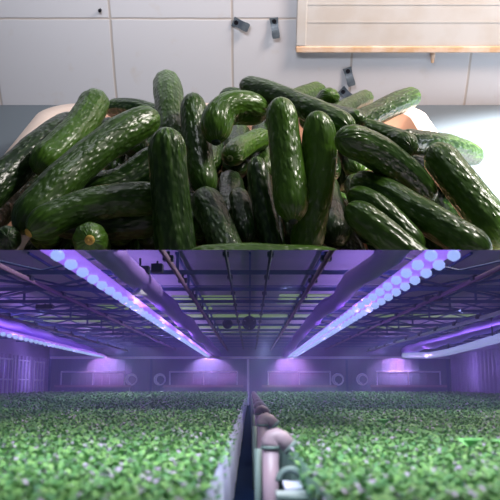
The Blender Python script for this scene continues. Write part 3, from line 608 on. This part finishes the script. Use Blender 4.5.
def box(x, y, h, sx, sz, label, cone=False):
    e = gempty('hanging_box', (x, y, h)); gpart('housing', MB().box((-sx, -.15, -sz), (sx, .15, sz)), M_DARKG, e)
    gpart('rod', MB().tube([(0, 0, sz), (0, 0, max(sz + .05, TH - h))], .025, 6), M_DARKG, e)
    if cone: gpart('shade', MB().tube([(0, 0, -sz), (0, 0, -sz - .35), (0, 0, -sz - .5)], [.02, .03, .18], 10), M_RAIL, e)
    tag(e, label, 'control box', 'dark boxes hung under the trusses')
box(-2.55, 17.2, 2.62, .22, .08, 'flat dark box with a pale shade hung right of the left film duct', True)
box(-2.2, 17.6, 2.72, .13, .10, 'square dark box hung next to the left pinkish pipe')
box(-7.4, 27.0, 2.78, .30, .07, 'flat dark box hung at the left truss bays')
box(6.0, 24.5, 2.78, .30, .07, 'flat dark box hung at the right truss bays')

# end-wall benches, posts, hose coils
def bench(x0, x1, label):
    e = gempty('rail_bench', (x0, FAR - 1.2, 0)); L = x1 - x0
    mb = MB()
    for x in (0, L/2, L): mb.bar((x, 0, 0), (x, 0, 1.0), .09)
    mb.bar((-.04, 0, 1.0), (L+.04, 0, 1.0), .10); gpart('rail_frame', mb, M_RAIL, e)
    gpart('base_rail', MB().box((-.5, -.05, -.18), (L+.5, .1, 0)), M_PINKRAIL, e)
    gpart('shelf', MB().box((-.4, -.04, -BOT*0 - .6), (L+.4, .3, -.2)), M_FAR, e)
    gpart('leg', MB().box((.1, 0, BOT), (.25, .2, -.6)), M_STEEL, e); gpart('leg', MB().box((L-.25, 0, BOT), (L-.1, .2, -.6)), M_STEEL, e)
    tag(e, label, 'bench', 'railed benches along the end wall')
bench(-14.6, -9.7, 'pale-railed bench at the far left of the end wall')
bench(-6.2, -1.0, 'pale-railed bench at the end wall just left of the aisle')
bench(1.4, 6.2, 'pale-railed bench at the end wall just right of the aisle')
bench(9.8, 14.7, 'pale-railed bench at the far right of the end wall')
for x, lb in ((-15.6, 'leftmost post on the end wall'), (-7.7, 'post left of the left hose coils'), (-.15, 'post at the end of the aisle'), (7.55, 'post between the right hose coils'), (15.4, 'rightmost post on the end wall')):
    gthing('wall_post', MB().box((-.09, 0, BOT), (.09, .18, 2.0)), M_RAIL if abs(x) < 1 else M_STEEL, (x, FAR - .85, 0), lb, 'post', 'posts along the end wall')
for x, lb in ((-9.2, 'coiled hose left of the post, left half'), (-7.0, 'coiled hose beside the left central bench'), (6.8, 'coiled hose beside the right central bench'), (8.7, 'coiled hose right of the post, right half')):
    gthing('hose_coil', MB().ring((0, 0, 0), .42, .06).ring((.05, -.06, 0), .33, .05, a0=.5, a1=4.5), M_RAIL, (x, FAR - 1.0, .42), lb, 'hose', 'hose coils on the end wall')
# window frames with white pipes on the left wall
for j, y in enumerate((47.5, 51.3, 55.2)):
    e = gempty('window_%d' % (j+1), (-15.7, y, BOT)); mb = MB()
    for yy in (0, .9, 1.8, 2.6): mb.bar((0, yy, 0), (0, yy, 3.3), .10)
    for zz in (.6, 1.9, 3.2): mb.bar((0, 0, zz), (0, 2.6, zz), .07)
    gpart('window_frame', mb, M_RAIL, e); tag(e, 'pale barred side window', kind='structure')

# beds
def bed(x0, x1, label, sheet_label, side):
    e = gempty('growing_bed', ((x0+x1)/2, 1.5, BOT)); W = (x1-x0)/2
    gpart('trough', MB().box((-W, 0, .05), (W, FAR - 3.5, CAN - BOT - .16)), M_SOIL, e)
    xs = W if side < 0 else -W
    mb = MB(); n = 160; vs = []
    rnd = random.Random(5)
    for i in range(n+1):
        y = (FAR - 3.6)*i/n; wv = .018*math.sin(i*1.3) + .012*math.sin(i*3.1)
        top = CAN - BOT + .0 + rnd.uniform(-.015, .02)
        vs += [(xs + (-side)*(.02 + wv*.6) , y, .3), (xs + (-side)*(.03 + wv), y, top*.6), (xs + (-side)*(.005+wv*.4), y, top), (xs + side*.04, y, top - .01)]
    mb.add(vs, [(i*4+j, (i+1)*4+j, (i+1)*4+j+1, i*4+j+1) for i in range(n) for j in range(3)])
    g = gpart('edge_sheet', mb, M_SHEET if side < 0 else M_GSHEET, e, True); g['label'] = sheet_label
    tag(e, label, 'bed')
bed(-15.4, -.215, 'long growing bed left of the aisle with a pale plastic side sheet', 'crumpled pale plastic sheet', -1)
bed(.42, 15.4, 'long growing bed right of the standpipes', 'grey-green plastic side sheet', 1)

# plants: variants, individuals near the camera, one canopy beyond
def leaf(mb, base, d, up, ln, wd, sh):
    s_ = d.cross(up).normalized()*wd; m_ = base + d*ln*.55 + up*ln*.18; t = base + d*ln + up*ln*.02
    n0 = len(mb.v)
    mb.add([base, m_ + s_, t, m_ - s_, m_ + up*(-.15*wd)], [(0, 1, 4), (0, 4, 3), (1, 2, 4), (4, 2, 3)]); mb.sh += [sh]*4
def plant_mb(seed, nl=16, size=1.0, mb=None, off=Vector((0, 0, 0))):
    rnd = random.Random(seed); mb = mb or MB()
    if not hasattr(mb, 'sh'): mb.sh = []
    for j in range(nl):
        a = rnd.uniform(0, 6.283); hh = rnd.random(); rr = (1-hh*.75)*.055*size
        d = Vector((math.cos(a), math.sin(a), rnd.uniform(.0, .8))).normalized()
        up = Vector((-d.x*.4, -d.y*.4, 1)).normalized()
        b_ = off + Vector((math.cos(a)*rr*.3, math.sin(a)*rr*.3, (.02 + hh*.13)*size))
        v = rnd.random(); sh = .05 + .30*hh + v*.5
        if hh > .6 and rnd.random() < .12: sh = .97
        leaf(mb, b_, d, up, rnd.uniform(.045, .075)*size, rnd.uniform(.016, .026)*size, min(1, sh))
    return mb
def plant_mesh(mb, name):
    me = mb.mesh(name, M_LEAF, S)
    A = me.attributes.new('shade', 'FLOAT', 'FACE'); A.data.foreach_set('value', np.array(mb.sh, 'f')); return me
variants = [plant_mesh(plant_mb(s_), 'leafy_plant') for s_ in range(8)]
rnd = random.Random(11)
BASEZ = CAN - .155
cells = []
sp = .105
y = 2.6
while y < 56.2:
    st = sp if y < 12 else sp*(1 + (y-12)*.045)
    half = min(15.2, .36*y + .6)
    nx = int(half/st)
    for i in range(-nx, nx+1):
        x = i*st + rnd.uniform(-.35, .35)*st; yy = y + rnd.uniform(-.35, .35)*st
        if -.225 < x < .41: continue
        cells.append((yy, x, st))
    y += st
cells.sort()
vis = [c for c in cells if c[0] > 3.9 and abs(c[1]) < .34*c[0]]
near = vis[:300]; ns = set(near)
trip = 0
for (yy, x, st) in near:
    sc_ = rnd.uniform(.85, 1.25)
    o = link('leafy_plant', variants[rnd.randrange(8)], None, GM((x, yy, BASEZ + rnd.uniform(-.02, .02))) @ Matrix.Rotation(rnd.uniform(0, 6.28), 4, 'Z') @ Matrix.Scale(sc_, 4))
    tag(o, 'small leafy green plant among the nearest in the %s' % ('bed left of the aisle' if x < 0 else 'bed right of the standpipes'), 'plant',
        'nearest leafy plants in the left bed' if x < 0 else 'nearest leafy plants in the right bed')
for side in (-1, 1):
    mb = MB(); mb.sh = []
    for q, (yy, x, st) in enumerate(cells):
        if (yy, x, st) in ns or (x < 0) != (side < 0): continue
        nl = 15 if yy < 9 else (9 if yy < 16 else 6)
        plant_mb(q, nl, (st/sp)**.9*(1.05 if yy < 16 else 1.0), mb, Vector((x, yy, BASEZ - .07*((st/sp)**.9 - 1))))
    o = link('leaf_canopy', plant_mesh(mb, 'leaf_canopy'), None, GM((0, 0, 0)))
    tag(o, 'dense green canopy with lilac sheen flecks filling the %s bed to the end wall' % ('left' if side < 0 else 'right'), 'crop', None, 'stuff')
# three pale lime leaf clusters standing out of the right bed
for x, y_, sz, lb in ((1.95, 11.2, 1.3, 'lime green leaf cluster right of the standpipes, farthest of the three'), (2.0, 7.05, 1.5, 'bright lime leaf cluster at the right, of young pale leaves'), (2.32, 7.1, 1.2, 'bright lime leaf cluster at the right picture edge')):
    mb = MB(); mb.sh = []; r2 = random.Random(int(y_*10 + x*7))
    for j in range(7):
        a = r2.uniform(0, 6.28); d = Vector((math.cos(a), math.sin(a), .5)).normalized(); leaf(mb, Vector((0, 0, .03)), d, Vector((0, 0, 1)), .11*sz, .045*sz, .5)
    mb.tube([(0, 0, -.14), (0, 0, .04)], .008, 6)
    gthing('lime_leaf_cluster', mb, M_LIME, (x, y_, CAN + .03), lb, 'plant', 'lime leaf clusters in the right bed')

# standpipes with elbows along the aisle
sp_y = [7.5, 11.6, 16.0, 20.4, 24.8, 29.2, 33.6, 38.0, 42.4, 46.8, 51.2]
for i, y in enumerate(sp_y):
    x = .19 if i else .20
    e = gempty('standpipe', (x, y, BOT)); H_ = -.56 - BOT; rr = .078
    gpart('pipe', MB().tube([(0, 0, 0), (0, 0, H_)], rr, 18), M_SPIPE, e, True)
    mb = MB(); pts = [(0, 0, H_ - .03), (0, 0, H_ + .02), (.015, -.0, H_ + .055), (.055, 0, H_ + .07), (.11, 0, H_ + .045), (.19, 0, H_ - .03)]
    mb.tube([(p[0], p[1], p[2]) for p in pts], [rr*1.15, rr*1.15, rr*1.1, rr*1.05, rr*1.05, rr*.98], 18)
    gpart('elbow', mb, M_SPIPE, e, True)
    gpart('outlet_ring', MB().tube([(.175, 0, H_ - .016), (.205, 0, H_ - .046)], rr*1.08, 18), M_GPIPE, e, True)
    gpart('collar', MB().tube([(0, 0, H_ - .05), (0, 0, H_ - .02)], rr*1.22, 18), M_GPIPE, e, True)
    gpart('feed_tube', MB().tube([(-.12, .15, 0), (-.12, .15, H_ - .06)], .035, 10), M_GPIPE, e, True)
    od = ['nearest', 'second', 'third', 'fourth', 'fifth', 'sixth', 'seventh', 'eighth', 'ninth', 'tenth', 'farthest'][i]
    tag(e, 'salmon standpipe with a bent elbow top beside the aisle, %s in the row' % od, 'pipe', 'standpipes along the aisle')
# trough beside the nearest standpipe
e = gempty('drain_trough', (.19, 5.25, BOT))
gpart('basin', MB().box((0, 0, .4), (.27, .55, .78)), M_TROUGH, e)
gpart('top_bar', MB().tube([(-.01, 0, .80), (.28, 0, .80)], .022, 10), M_GPIPE, e, True)
gpart('white_tray', MB().box((.08, .75, .74), (.26, 1.2, .77)), M_RAIL, e)
gpart('arch', MB().ring((.15, 1.3, .75), .10, .03, n=12, a0=0, a1=math.pi), M_GPIPE, e, True)
tag(e, 'grey-green drain trough between the nearest standpipe and the right bed', 'trough')
